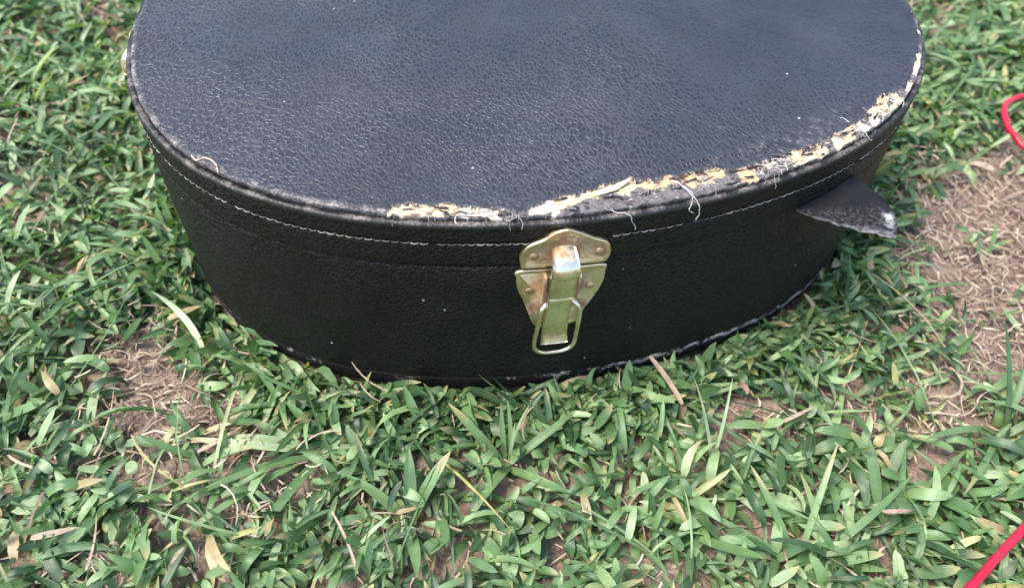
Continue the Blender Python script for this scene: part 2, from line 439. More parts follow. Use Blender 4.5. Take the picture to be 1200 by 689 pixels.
BLOBS = [('tan', -48, 4.5), ('brown', -47, 5), ('tan', -45.5, 5), ('grey', -32, 5), ('tan', -31, 5), ('cream', -24, 6), ('cream', -22, 6.5), ('cream', -19.5, 6.5), ('white', -16.5, 5.5), ('white', -14, 5.5), ('grey', -11.5, 4),
         ('white', -8.5, 6.5), ('cream', -6, 9.5), ('grey', -5.5, 4), ('cream', -3, 12.3), ('grey', -3, 6.5), ('cream', .5, 15.5), ('cream', 2.4, 16.6), ('grey', 0, 9), ('grey', 1, 4), ('grey', 4, 9), ('grey', 4, 4),
         ('orange', 5, 15.2), ('orange', 7, 14.8), ('brown', 9, 15.9), ('grey', 7.5, 8), ('grey', 8.5, 4), ('orange', 10.6, 10.8), ('tan', 11.4, 9.2), ('brown', 12.2, 15), ('orange', 13.2, 14), ('grey', 11.5, 4.5), ('grey', 13.7, 6),
         ('grey', 15, 9), ('orange', 16.8, 5.4), ('orange', 17.3, 3.6), ('grey', 18.9, 6), ('brown', 19, 10.6), ('grey', 20.5, 4), ('white', 20.8, 8), ('brown', 21.8, 11), ('grey', 22.4, 6),
         ('cream', 24.2, 7), ('cream', 25.6, 5.4), ('tan', 26.8, 7), ('cream', 27.8, 5), ('grey', 28.9, 3.5), ('grey', 29, 8), ('cream', 30.6, 6), ('tan', 32, 5), ('cream', 33, 7), ('grey', 34, 3.2), ('white', 35.2, 6.2), ('grey', 36.6, 8.5), ('white', 37.6, 5),
         ('grey', 38.5, 3), ('cream', 39.6, 9), ('cream', 41.2, 8), ('white', 42.6, 6), ('cream', 43.3, 4.4), ('grey', 45, 4), ('white', 47, 4.8), ('grey', 49, 4.2), ('white', 50.5, 5), ('cream', 53, 5.2), ('white', 54, 4.6), ('white', 59.6, 4), ('white', 64.7, 4)]
dcol = np.r_[-32, -28, -25, np.arange(-22.4, -3.9, .7), -3.7, -3.4, -3.0, -2.75, -2.7, -2.85, -3.1]
zcol = np.r_[np.zeros(3 + len(np.arange(-22.4, -3.9, .7))), -.03, -.15, -.5, -1.0, -1.6, -2.4, -3.3]
m = len(dcol)
INS = -dcol[None, :] + 0 * TH[:, None]; AR = SS[:, None] * 1000 + 0 * INS           # mm in, mm along
depth = INS + np.maximum(0, -zcol[None, :]) * 0
bnd = np.interp(TH, wa[:, 0], wa[:, 1])[:, None]
jag = (fbm(AR / 4.2, INS / 4.2 + 40, 21, 4) - .5) * 5.5 * np.clip(bnd / 9, .35, 1)
lowlim = 3.0 + (fbm(AR / 4.0, AR * 0 + 3, 31, 3) - .5) * 2.2
mask = np.clip((np.minimum(bnd + jag - INS, (INS - lowlim) * 1.3)) / .9 + .5, 0, 1) * (bnd > 1)
rough_b = (fbm(AR / 4.0, INS / 2.2, 41, 4) - .5)
tear_lip = np.exp(-((bnd + jag - INS + .9) / 1.0) ** 2) * (bnd > 1) * (INS > 4)
wavy = (fbm(AR / 28, INS / 16, 51, 3) - .5) * .7 * np.clip((INS - 3) / 6, 0, 1)
Dm = np.tile(dcol, (NS, 1)).astype(float); Zm = np.tile(zcol, (NS, 1)).astype(float)
edge_soft = np.clip((6 - INS) / 3, 0, 1)
Dm += (fbm(AR / 9, AR * 0, 61, 3) - .5) * .9 * edge_soft
Zm += wavy + tear_lip * .7 - mask * (1.0 - rough_b * 1.5) - edge_soft * .35 * fbm(AR / 6, AR * 0 + 9, 62, 3)
# long shallow crease beside the tear
crease = np.exp(-((INS - 24 + np.abs(TH[:, None] - 8) * .25) / 2.2) ** 2) * np.clip(1 - np.abs(TH[:, None] - 12) / 14, 0, 1)
Zm += crease * .7
V, F, _ = sweep(Dm, Zm)
# inner rings of the lid up to the axis line: a slight crown
nr = 14; rings = [V.reshape(NS, m, 3)[:, 0]]
axu = np.clip(LP[:, 0], -.80, .02); C0 = axu[:, None] * AX[None, :]
Vin = []
for q in range(1, nr + 1):
    f = q / nr; p = rings[0].copy(); p[:, :2] = p[:, :2] * (1 - f) + C0 * f
    p[:, 2] = rings[0][:, 2] * (1 - f) + H * f + .0032 * (1 - (1 - f) ** 2) + (fbm(p[:, 0] * 14, p[:, 1] * 14, 71, 2) - .5) * .0022 * min(1, 3 * f)
    Vin.append(p)
base_n = len(V); V = np.r_[V, np.concatenate(Vin)]
i = np.arange(NS); i2 = (i + 1) % NS; Fi = []
idx = [np.arange(NS) * m] + [base_n + q * NS + np.arange(NS) for q in range(nr)]
for q in range(nr): Fi.append(np.stack([idx[q + 1], idx[q + 1][i2], idx[q][i2], idx[q]], -1))
Fi = np.concatenate(Fi)
mk = np.r_[mask.ravel(), np.zeros(len(V) - base_n)]
fm = mk[F].mean(1)
scuff = np.clip(1.2 - np.abs(INS - 3.6) / 1.6, 0, 1) * (.12 + .88 * np.clip((fbm(AR / 7, AR * 0 + 5, 81, 4) - .48) * 4, 0, 1)) * .8
scuff = np.maximum(scuff, np.exp(-np.clip(INS - bnd - jag, 0, 99) / .7) * (bnd > 6) * .35)
# pale rubbed patch on the lid near the corner
rub = np.exp(-(((TH[:, None] - 26) / 12) ** 2 + ((INS - 19) / 6) ** 2)) * np.clip((fbm(AR / 2.2, INS / 2.2, 91, 4) - .5) * 5, 0, 1) * .4
scuff = np.maximum(scuff, rub)
chip = sum(np.exp(-(((TH[:, None] - a_) / w_) ** 2 + ((INS - 4.2) / 1.5) ** 2)) for a_, w_ in ((-48.5, .7), (-45.6, .5), (-31.4, 1.3), (-38, .5), (-58, .6), (-65, .5), (-28, .6), (-53, .5), (-41, .7)))
scuff = np.maximum(scuff, chip * np.clip(fbm(AR / 1.2, INS / 1.2, 95, 3) * 3 - .9, 0, 1) * 1.0)
scv = np.r_[np.clip(scuff, 0, 1).ravel(), np.zeros(len(V) - base_n)]
def sub(V, F, attrs=None, cols=None):
    us, inv = np.unique(F, return_inverse=True)
    return V[us], inv.reshape(F.shape), {k: v[us] for k, v in (attrs or {}).items()}, {k: v[us] for k, v in (cols or {}).items()}
v_, f_, a_, c_ = sub(V, np.r_[F[fm <= .5], Fi], {'scuff': scv})
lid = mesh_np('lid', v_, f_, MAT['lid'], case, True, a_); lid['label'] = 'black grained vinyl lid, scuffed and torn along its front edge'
# exposed board
AA = AR.ravel(); II = INS.ravel()
wx = AA + (fbm(AA / 4, II / 4, 101, 3) - .5) * 6; wy = II + (fbm(AA / 4, II / 4, 111, 3) - .5) * 5
best = np.full(len(AA), 1e9); tint = np.zeros((len(AA), 3)); tint[:] = TINT['grey']
near_idx = np.where(mask.ravel() > 0)[0]
for nm, th, ins in BLOBS:
    s0 = s_of(th) * 1000
    dd = np.hypot(wx[near_idx] - s0, (wy[near_idx] - ins) * 1.15)
    up = dd < best[near_idx]; best[near_idx[up]] = dd[up]; tint[near_idx[up]] = TINT[nm]
sal = fbm(AA / 2.4, II / 1.2, 121, 3)
dark = np.clip((fbm(AA / 6.0, II / 2.6, 131, 4) - .60) * 9, 0, 1)[:, None]
tint = tint * (1 - dark * .8) + np.array((.03, .026, .026)) * dark * .8
isg = (tint.mean(1) < .11)[:, None]; pl = np.clip((sal - .53) * 8, 0, 1)[:, None]
tint = np.where(isg, tint * (1 - pl) + np.array((.5, .46, .43)) * pl, tint * (.75 + .5 * sal[:, None]))
tintv = np.r_[tint, np.zeros((len(V) - base_n, 3))]
v_, f_, a_, c_ = sub(V, F[fm > .5], None, {'tint': tintv})
ob = mesh_np('exposed_board', v_, f_, MAT['board'], case, True, None, c_); ob['label'] = 'cream and grey fibreboard exposed where the vinyl has torn away'

# lid piping and band
wv = lambda n, sc, am, sd: ((fbm(SS * 1000 / sc, SS * 0 + sd, sd, 3) - .5) * am)[:, None] * np.ones((1, n))
pd = np.array([-3.2, -2.7, -1.9, -1.0, -.2, .35, .5, .35, .05]); pz = np.array([-3.7, -3.35, -3.0, -2.95, -3.3, -4.0, -4.8, -5.7, -6.3])
Dp = np.tile(pd, (NS, 1)) + wv(9, 25, .5, 141); Zp = np.tile(pz, (NS, 1)) + wv(9, 30, .7, 142)
V, F, mm = sweep(Dp, Zp)
sc = (np.exp(-((pz[None, :] + 3.0) / .5) ** 2) * np.clip((fbm(SS * 1000 / 6, SS * 0, 143, 4) - .40) * 3, 0, 1)[:, None] * .55)
mesh_np('lid_piping', V, F, MAT['band'], case, True, {'scuff': sc})
pd = np.array([.05, .15, .3, .35, .25, -.15, -.25, -.15, .3, .4, .4, .35, .05, -.7]); pz = np.array([-6.3, -6.9, -8.5, -12.5, -14.6, -15.1, -15.6, -16.0, -16.6, -20, -27, -29.9, -30.35, -30.5])
V, F, mm = sweep(np.tile(pd, (NS, 1)) + wv(14, 40, .6, 151), np.tile(pz, (NS, 1)) + wv(14, 30, .7, 142) * (pz > -17)[None, :])
mesh_np('lid_band', V, F, MAT['side'], case, True, {'scuff': np.zeros(len(V))})
# lower body
pd = np.array([-.9, -.35, -.05, .35, .7, .95, 1.0, .95, .8, .55, .2, -.6, -2.2]); pz = np.array([-30.75, -30.85, -31.2, -34, -50, -70, -90, -110, -122, -130, -133.5, -136.2, -137.6])
Db = np.tile(pd, (NS, 1)) + (fbm(SS[:, None] * 14, pz[None, :] / 45.0, 161, 3) - .5) * 1.6
V, F, mm = sweep(Db, pz)
bot = np.arange(NS) * mm + mm - 1
cen = len(V); V = np.r_[V, [[*(-.35 * AX), H - .1376]]]
body = mesh_np('body', V, [F, np.stack([bot[i2], bot, np.full(NS, cen)], -1)], MAT['side'], case, True, {'scuff': np.zeros(len(V))})
body['label'] = 'deep black vinyl side of the case below the lid seam'
# worn lower edge
pz = np.array([-124.4, -125.0, -126.0, -127.2, -128.4, -130, -133, -136, -137.6, -138.2]); pd = np.array([.55, .95, 1.1, 1.1, 1.0, .9, .7, .3, -.6, -2.2])
Db = np.tile(pd, (NS, 1)) + (fbm(SS[:, None] * 14, pz[None, :] / 45.0, 161, 3) - .5) * 1.6
rg = (fbm(SS[:, None] * 700, pz[None, :] * .8, 171, 3) - .5)
V, F, mm = sweep(Db + rg * .6, np.tile(pz, (NS, 1)) + (fbm(SS * 120, SS * 0, 172, 3) - .5)[:, None] * 1.2 * (pz > -127)[None, :])
wr = (fbm(SS * 1000 / 9, SS * 0 + 2, 173, 4) * .6 + fbm(SS * 1000 / 34, SS * 0 + 7, 178, 3) * .55)[:, None] + (fbm(SS[:, None] * 500, pz[None, :], 174, 3) - .5) * .5 + np.interp(TH, [-60, -20, 0, 10, 40, 60], [-.20, -.12, .02, .16, .18, -.02])[:, None]
wr = np.clip((wr - .60) * 6, 0, 1) * np.clip(1.3 - np.abs(pz[None, :] + 127.2 + (fbm(SS[:, None] * 160, pz[None, :] * 0, 176, 3) - .5) * 6) / 1.8, 0, 1)
tn = np.array((.007, .0068, .0065)) * (1 - wr[..., None]) + np.array((.42, .37, .33)) * wr[..., None]
mesh_np('base_edging', V, F, MAT['edging'], case, True, None, {'tint': tn.reshape(-1, 3)})

# stitching: one thread line of short stitches
Vs, Fs, off = [], [], 0
s = -.42
while s < .42:
    th = float(np.interp(s, SS[_o], TH[_o])) if abs(s) < .45 else 0
    L = .0040 + random.uniform(-.0004, .0004); n = 5
    t = np.linspace(0, 1, n); sa = s + t * L
    p = at(sa); tg = at(sa + e) - at(sa - e); tg /= np.linalg.norm(tg, axis=1)[:, None]; nn = np.c_[tg[:, 1], -tg[:, 0]]
    dd = (-.15 + .75 * np.sin(np.pi * t)) / 1000
    wz = np.interp(sa, SS[_o], ((fbm(SS * 1000 / 30, SS * 0 + 142, 142, 3) - .5) * .7)[_o])
    q = p + nn * dd[:, None]; w = to_world(q)
    z = H + (-15.5 + wz + (t - .5) * .35 + random.uniform(-.12, .12)) / 1000
    v, f = tube_arrays(np.c_[w, z], np.full(n, .00029 * random.uniform(.5, 1.15)), 5)
    if not (-11 < th < -.6) and random.random() > .04:
        Vs.append(v); Fs.append([a + off for a in f]); off += len(v)
    s += L + .0003
V = np.concatenate(Vs); Fq = np.concatenate([f[0] for f in Fs]); Fc = np.concatenate([f[1] for f in Fs])
st = mesh_np('stitching', V, [Fq, Fc], MAT['thread'], case); st['kind'] = 'stuff'

# frayed fibres over the tear
Vs, Fs, Ts, off = [], [], [], 0
def fibre(p0, ang, L, lift, r, col, n=7, wig=1.0):
    """p0 = (angle deg, inset mm); path drawn in (along, inset) mm"""
    global off
    s = s_of(p0[0]) * 1000; ins = p0[1]; a = ang; pts = []
    for q in range(n):
        t = q / (n - 1); th_s = s / 1000
        d = -ins
        if ins > 3.2: z = -.45 + lift * math.sin(math.pi * t) + .15
        else: d = max(d, -3.2); z = -.45 - (3.2 - ins) * .9
        P = at(np.array([th_s]))[0]; tg = (at(np.array([th_s + e])) - at(np.array([th_s - e])))[0]; tg /= np.linalg.norm(tg)
        W = P + np.array([tg[1], -tg[0]]) * d / 1000
        w = W[0] * AX + W[1] * AY
        pts.append((w[0], w[1], H + z / 1000)); a += random.gauss(0, .55) * wig
        s += math.cos(a) * L / (n - 1); ins += math.sin(a) * L / (n - 1)
    v, f = tube_arrays(pts, r / 1000, 4, caps=False)
    Vs.append(v); Fs.append(f[0] + off); Ts.append(np.tile(col, (len(v), 1))); off += len(v)
for q in range(220):
    th = random.choice([random.uniform(-9, 45), random.uniform(-3, 14), random.uniform(17, 24), random.uniform(30, 44), random.uniform(-25, -11)])
    b = float(np.interp(th, wa[:, 0], wa[:, 1]))
    if b < 4: continue
    ins = random.uniform(3.2, max(3.6, b - .5)); g = random.choice([.07, .3, .45, .6])
    fibre((th, ins), random.uniform(0, 6.28), random.uniform(2, 7), random.uniform(.0, .45), random.uniform(.06, .12), (g, g * .93, g * .86))
for q in range(26):
    th = random.uniform(19.0, 23.5) if q < 8 else random.uniform(33, 44)
    fibre((th, random.uniform(3.5, 9)), random.uniform(2.0, 3.6), random.uniform(4, 10), random.uniform(.2, .8), random.uniform(.1, .17), (.62, .58, .55), wig=.6)
fb = mesh_np('frayed_fibres', np.concatenate(Vs), np.concatenate(Fs), MAT['fibre'], case, True, None, {'tint': np.concatenate(Ts)}); fb['kind'] = 'stuff'

# dark curled shreds of vinyl along the tear
Vs, Fs, off = [], [], 0
for q in range(85):
    th = random.uniform(-8, 44) if q < 70 else random.uniform(-25, -12)
    b = float(np.interp(th, wa[:, 0], wa[:, 1]))
    ins = b - random.uniform(-.8, 1.8) if q % 2 else random.uniform(3.2, max(3.4, b))
    L = random.uniform(2.5, 8); w_ = random.uniform(.5, 1.7); a = random.gauss(0, .45) + (math.pi if q % 3 else 0); n = 6; s0 = s_of(th) * 1000
    for j in range(n):
        t = j / (n - 1); al = s0 + math.cos(a) * L * t; ii = ins + math.sin(a) * L * t * .7; z = -.35 + .9 * t * t * random.uniform(.7, 1.1)
        hw = w_ / 2 * (1 - .75 * t) * random.uniform(.7, 1.2)
        for sg in (-1, 1):
            P = at(np.array([al / 1000]))[0]; tg = (at(np.array([al / 1000 + e])) - at(np.array([al / 1000 - e])))[0]; tg /= np.linalg.norm(tg)
            W = P - np.array([tg[1], -tg[0]]) * max(ii + sg * hw, 2.9) / 1000; w = W[0] * AX + W[1] * AY
            Vs.append((w[0], w[1], H + (z + .12 * sg) / 1000))
    Fs += [(off + 2 * j, off + 2 * j + 2, off + 2 * j + 3, off + 2 * j + 1) for j in range(n - 1)]; off += 2 * n
o = mesh_np('vinyl_shreds', np.array(Vs), np.array(Fs), MAT['band'], case, True, {'scuff': np.zeros(len(Vs))}); o['kind'] = 'stuff'

def loose(pts, r, col, label):
    P = catmull([sp(*p) for p in pts], 8); P += np.random.default_rng(3).normal(0, .00008, P.shape)
    v, f = tube_arrays(P, r / 1000, 6)
    o = mesh_np('loose_thread', v, f, MAT['fibre'], case, True, None, {'tint': np.tile(col, (len(v), 1))}); o['label'] = label
W1 = (.55, .52, .5)
loose([(7.6, -13, .2), (8.1, -10, .8), (8.6, -5, .7), (9.2, -1.6, -1.2), (9.7, .9, -4.5), (9.9, .9, -8), (10.1, .7, -11), (9.8, .7, -14)], .26, W1, 'pale loose thread hanging over the lid rim')
loose([(7.9, -12, .2), (8.5, -7, .9), (9.1, -3, -.2), (8.7, .4, -3.0), (8.5, 1.0, -6), (9.2, 1.1, -8.5)], .19, W1, 'thin curled thread beside the longer loose thread')
loose([(-1.0, -3.5, -.6), (-.3, -1.5, -2.2), (.6, -.6, -2.2), (1.3, .6, -3.5), (1.6, .9, -7), (2.1, .9, -10.5), (2.2, .8, -13)], .18, W1, 'short pale thread hooked over the rim right of the latch')
loose([(-49.6, -3.3, .2), (-48.6, -2.6, -.4), (-48.0, -5.2, .7), (-47.2, -5.9, 1.0), (-46.2, -5.2, .8), (-45.6, -3.6, .3), (-45.4, -2.6, -1.0)], .42, (.55, .42, .33), 'small tan sliver of lifted vinyl on the left lid edge')
loose([(-18.2, -.8, -3.2), (-18.4, -2.2, -1.8), (-18.0, -3.6, .1), (-16.4, -3.4, -.2), (-15.2, -3.3, .1), (-14.3, -3.7, .1)], .30, (.6, .56, .52), 'curled white thread on the front lid edge')
loose([(-24.6, -3.8, .2), (-24.3, -2.6, -1.2), (-24.1, -2.4, -2.2)], .4, (.6, .55, .48), 'tiny white shred on the front lid edge')
# lifted splinter of board at the tip of the tear
P = [sp(-2.5, -13.2, .3), sp(.5, -15.6, .8), sp(2.8, -17.9, 2.0)]; P2 = [sp(-2.3, -10.6, .2), sp(.6, -12.8, .6), sp(2.4, -16.2, 1.7)]
V = np.array(P + P2 + [p - (0, 0, .0007) for p in P + P2]); F = [(0, 1, 4, 3), (1, 2, 5, 4), (6, 9, 10, 7), (7, 10, 11, 8), (0, 6, 7, 1), (1, 7, 8, 2), (2, 8, 11, 5), (5, 11, 10, 4), (4, 10, 9, 3), (3, 9, 6, 0)]
o = mesh_np('board_splinter', V, np.array(F)[:, ::-1], MAT['board'], case, False, None, {'tint': np.tile((.70, .58, .38), (12, 1))}); o['label'] = 'cream splinter of board lifted at the tear'

# torn flap at the seam on the right
tip = sp(25.0, .2, -30.2)
I = [sp(25.0 + 9.6 * t, .2 - 1.0 * t, -30.2 + 3.6 * t ** 1.5) for t in np.linspace(0, 1, 16)]
rel = lambda x, y, z: np.array([x - CX, y - CY, z])
E_ = catmull([I[-1], rel(.1835, .302, .1135), rel(.189, .297, .1125), rel(.190, .289, .1118), rel(.1845, .2715, .1105)], 6)
Ev = E_[np.linspace(0, len(E_) - 1, 18).astype(int)]
nu, nv = 16, 18; top = np.zeros((nu, nv, 3))
for a in range(nu):
    t = a / (nu - 1)
    for b in range(nv):
        w = b / (nv - 1)
        p = I[a] + t * (Ev[b] - Ev[0]); p[2] += .0016 * math.sin(5 * w + 2 * t) * t - .0020 * t * math.sin(math.pi * w)
        p[2] += .0022 * t * (vnoise(np.array(t * 5.0), np.array(w * 4.0), 8) - .5); jg = (vnoise(np.array(t * 9.0), np.array(w * 9.0), 18) - .5) * .0014 * (w > .9 or t > .95); p[0] += jg; p[1] += jg
        top[a, b] = p
g = np.arange(nu * nv).reshape(nu, nv); quads = np.stack([g[:-1, :-1], g[1:, :-1], g[1:, 1:], g[:-1, 1:]], -1).reshape(-1, 4)
VV = np.r_[top.reshape(-1, 3), top.reshape(-1, 3) - (0, 0, .0010)]
loop = np.r_[g[0, :], g[1:, -1], g[-1, -2::-1], g[-2:0:-1, 0]]; l2 = np.roll(loop, -1)
rim = np.stack([loop, l2, l2 + nu * nv, loop + nu * nv], -1)
sc = np.zeros((nu, nv))
for a in range(nu):
    for b in range(nv):
        t = a / (nu - 1); w = b / (nv - 1)
        sc[a, b] = max(.35 * max(0, 1 - (1 - w) * 14) * t, math.exp(-(((t - .94) / .05) ** 2 + ((w - .80) / .09) ** 2)) * 1.1)
o = mesh_np('torn_flap', VV, [quads, quads[:, ::-1] + nu * nv, rim], MAT['flap'], case, True, {'scuff': np.r_[sc.ravel(), sc.ravel() * .5], 'dusty_lit': np.tile(np.clip((np.arange(nv) / (nv - 1) - .35) * 3, 0, 1), nu * 2)})  # speckle mask: outer half painted as lit, inner wing left dark as shaded
o['label'] = 'black flap of torn vinyl sticking out of the seam, outer half dusted and painted paler as if lit'

# ------------------------------------------------------------------ latches
def plate_bm(poly, y0, th, rimw=.0013, rimd=.0005, n=5):
    P = catmull(poly, n, True) / 1000
    bm = bmesh.new(); vs = [bm.verts.new((x, -y0, z)) for x, z in P]
    f = bm.faces.new(vs); f.normal_update()
    if f.normal.y > 0: f.normal_flip()
    r = bmesh.ops.extrude_face_region(bm, geom=[f])
    ff = [g for g in r['geom'] if isinstance(g, bmesh.types.BMFace)][0]
    for v in ff.verts: v.co.y -= th
    bmesh.ops.inset_region(bm, faces=[ff], thickness=.0005, depth=.0003)
    bmesh.ops.inset_region(bm, faces=[ff], thickness=rimw, depth=0)
    bmesh.ops.inset_region(bm, faces=[ff], thickness=.0006, depth=-rimd)
    bmesh.ops.recalc_face_normals(bm, faces=bm.faces)
    return bm
def rust_attr(o, fn):
    me = o.data; at_ = me.attributes.new('rust', 'FLOAT', 'POINT')
    at_.data.foreach_set('value', np.array([fn(v.co.x * 1000, -v.co.y * 1000, v.co.z * 1000) for v in me.vertices], np.float32))
def strap(path, widths, xs, th, crown=.9, nx=7):
    """bent strip: path of (z, out) mm, width and centre x along it"""
    path = np.array(path, float); n = len(path); T = np.gradient(path, axis=0); T /= np.linalg.norm(T, axis=1)[:, None]
    Nn = np.c_[T[:, 1], -T[:, 0]]                     # outward for a path running down
    Nn *= np.sign(Nn[:, 1:2] + 1e-6) * 0 + 1
    V = []
    for layer in (0, 1):
        for i in range(n):
            for j in range(nx):
                a = j / (nx - 1) * 2 - 1; lift = crown * (1 - abs(a) ** 3) - layer * th
                z, o = path[i] + Nn[i] * lift
                V.append(((xs[i] + a * widths[i] / 2) / 1000, -o / 1000, z / 1000))
    g = np.arange(n * nx).reshape(n, nx)
    q = np.stack([g[:-1, :-1], g[1:, :-1], g[1:, 1:], g[:-1, 1:]], -1).reshape(-1, 4)
    lp = np.r_[g[0, :], g[1:, -1], g[-1, -2::-1], g[-2:0:-1, 0]]; l2 = np.roll(lp, -1)
    return np.array(V), [q, q[:, ::-1] + n * nx, np.stack([l2, lp, lp + n * nx, l2 + n * nx], -1)]

def make_latch(theta, label):
    p, t, n = frame_at(theta)
    low = [(-23.6, -32), (-23.7, -38), (-23.0, -45), (-20.0, -54), (-17, -64), (-14.2, -73.5), (-11, -77), (-3, -78), (6, -77), (9.6, -74), (11.4, -66), (15, -57.5), (17.4, -50.5), (19, -43.5), (19.0, -37), (18.4, -32.3), (8, -32), (-10, -32)]
    bm = plate_bm(low, .0004, .0017)
    o = bm_obj('latch', bm, MAT['brass'], case); o['label'] = label
    o.location = (p[0], p[1], H); o.rotation_euler = (0, 0, math.atan2(t[1], t[0]))
    rust_attr(o, lambda x, y, z: .1)
    up = [(-22.4, -26), (-22.3, -20.5), (-19.2, -14.8), (-12.6, -11.6), (-7.4, -7.6), (-3.5, -6.3), (0.2, -6.6), (5.5, -9.6), (11.3, -13.2), (17.0, -16.2), (19.6, -21.0), (19.3, -27.5), (16.5, -30.4), (7, -30.4), (-9, -30.4), (-20.2, -30.0)]
    pl = bm_obj('strike_plate', plate_bm(up, .0004, .0018), MAT['brass'], o)
    rust_attr(pl, lambda x, y, z: .05)
    # catch: rounded hood rising from the strike plate
    path = catmull([(-18.0, 1.6), (-18.8, 5.2), (-20.4, 8.4), (-23.2, 10.8), (-26.8, 11.4), (-29.6, 10.2), (-30.8, 8.2)], 4)
    V, F = strap(path, np.interp(path[:, 0], [-31, -24, -18], [13.6, 13.4, 11.2]), np.full(len(path), -2.7), 1.5, 1.6)
    c = mesh_np('catch', V, F, MAT['nickel'], o); rust_attr(c, lambda x, y, z: 1.3 * math.exp(-((z + 18) / 2.6) ** 2))
    # channel cheeks beside the lever
    for sx in (-1, 1):
        bm = bmesh.new(); x0 = -2.6 + sx * 8.2
        pr = catmull([(-32.5, 1.5), (-32.3, 6.0), (-34, 7.6), (-40, 7.2), (-48, 6.4), (-55, 4.6), (-60, 1.5)], 4) / 1000
        a = [bm.verts.new(((x0 - .55) / 1000, -yy, zz)) for zz, yy in pr]; b = [bm.verts.new(((x0 + .55) / 1000, -yy, zz)) for zz, yy in pr]
        bm.faces.new(a); bm.faces.new(b[::-1])
        for q in range(len(a)):
            bm.faces.new((a[q], b[q], b[(q + 1) % len(a)], a[(q + 1) % len(a)]))
        bmesh.ops.recalc_face_normals(bm, faces=bm.faces)
        ch = bm_obj('cheek', bm, MAT['brass'], o, False); rust_attr(ch, lambda x, y, z: .55)
    # lever: upper and lower leaves
    path = catmull([(-30.4, 8.6), (-32.5, 9.4), (-38, 9.6), (-44, 9.0), (-47.2, 8.2), (-48.6, 6.6)], 5)
    V, F = strap(path, np.interp(path[:, 0], [-49, -30], [12.2, 12.8]), np.interp(path[:, 0], [-49, -30], [-2.7, -2.9]), 1.4, .5)
    l = mesh_np('lever_head', V, F, MAT['nickel'], o); rust_attr(l, lambda x, y, z: .25 * math.exp(-((z + 47) / 2) ** 2))
    path = catmull([(-47.8, 5.6), (-49.5, 7.4), (-54, 7.4), (-62, 6.6), (-70, 5.9), (-74, 5.8), (-78, 6.2), (-81, 7.2), (-84.0, 8.6)], 5)
    V, F = strap(path, np.interp(path[:, 0], [-84, -77, -60, -48], [14.2, 13.0, 12.2, 12.0]), np.interp(path[:, 0], [-87, -48], [-3.5, -2.7]), 1.5, .45)
    l = mesh_np('lever', V, F, MAT['nickel'], o); rust_attr(l, lambda x, y, z: .1)
    # wire bail
    bp = catmull([(-8.4, 3.5, -55), (-9.6, 5.0, -56.4), (-11.4, 6.0, -59.5), (-12.4, 6.6, -70), (-13.5, 7.0, -82), (-13.3, 7.2, -88), (-11.4, 7.2, -91.4), (-7.5, 7.3, -93.2), (-2.5, 7.3, -93.4),
                  (2.5, 7.3, -92.8), (5.8, 7.2, -90.6), (7.4, 7.2, -87), (7.8, 7.0, -81), (8.2, 6.6, -70), (8.4, 6.0, -62), (7.2, 5.4, -58.5), (5.0, 4.2, -56), (3.4, 3.4, -55)], 6)
    V, F = tube_arrays(np.c_[bp[:, 0], -bp[:, 1], bp[:, 2]] / 1000, .00125, 10)
    b = mesh_np('bail', V, F, MAT['nickel'], o); rust_attr(b, lambda x, y, z: .05)
    for x, z in ((-16.3, -22.2), (14.6, -22.8), (-17.0, -47.2), (12.6, -47.6)):
        bm = bmesh.new(); bmesh.ops.create_uvsphere(bm, u_segments=14, v_segments=8, radius=.0024)
        for v in bm.verts: v.co.y *= .45
        bmesh.ops.translate(bm, verts=bm.verts, vec=(x / 1000, -.0019, z / 1000))
        rv = bm_obj('rivet', bm, MAT['rivet'], o); rust_attr(rv, lambda x, y, z: .3)
    return o
make_latch(-5.5, 'tarnished brass draw latch with rusty plates on the front of the case')
make_latch(-78.0, 'second latch on the left side of the case, mostly hidden by the lid')

# ------------------------------------------------------------------ red cable
pts = [(.02, -.03, .016), (.10, .04, .016), (.17, .094, .017), (.22, .134, .018), (.24, .151, .018), (.26, .168, .018), (.275, .181, .018), (.34, .225, .017), (.42, .29, .018), (.445, .37, .018),
       (.41, .42, .018), (.378, .440, .018), (.366, .452, .019), (.3595, .463, .020), (.3565, .476, .021), (.357, .489, .021), (.3625, .502, .021), (.372, .511, .020), (.386, .518, .019), (.41, .527, .017), (.47, .54, .016), (.56, .53, .016), (.66, .47, .015), (.8, .45, .015)]
P = catmull(pts, 10); P[:, 2] += (vnoise(np.arange(len(P)) / 7, np.zeros(len(P)), 5) - .5) * .004
V, F = tube_arrays(P, .0022, 12)
o = mesh_np('red_cable', V, F, MAT['red']); tag(o, 'thin glossy red cable looping across the grass right of the case', 'cable')

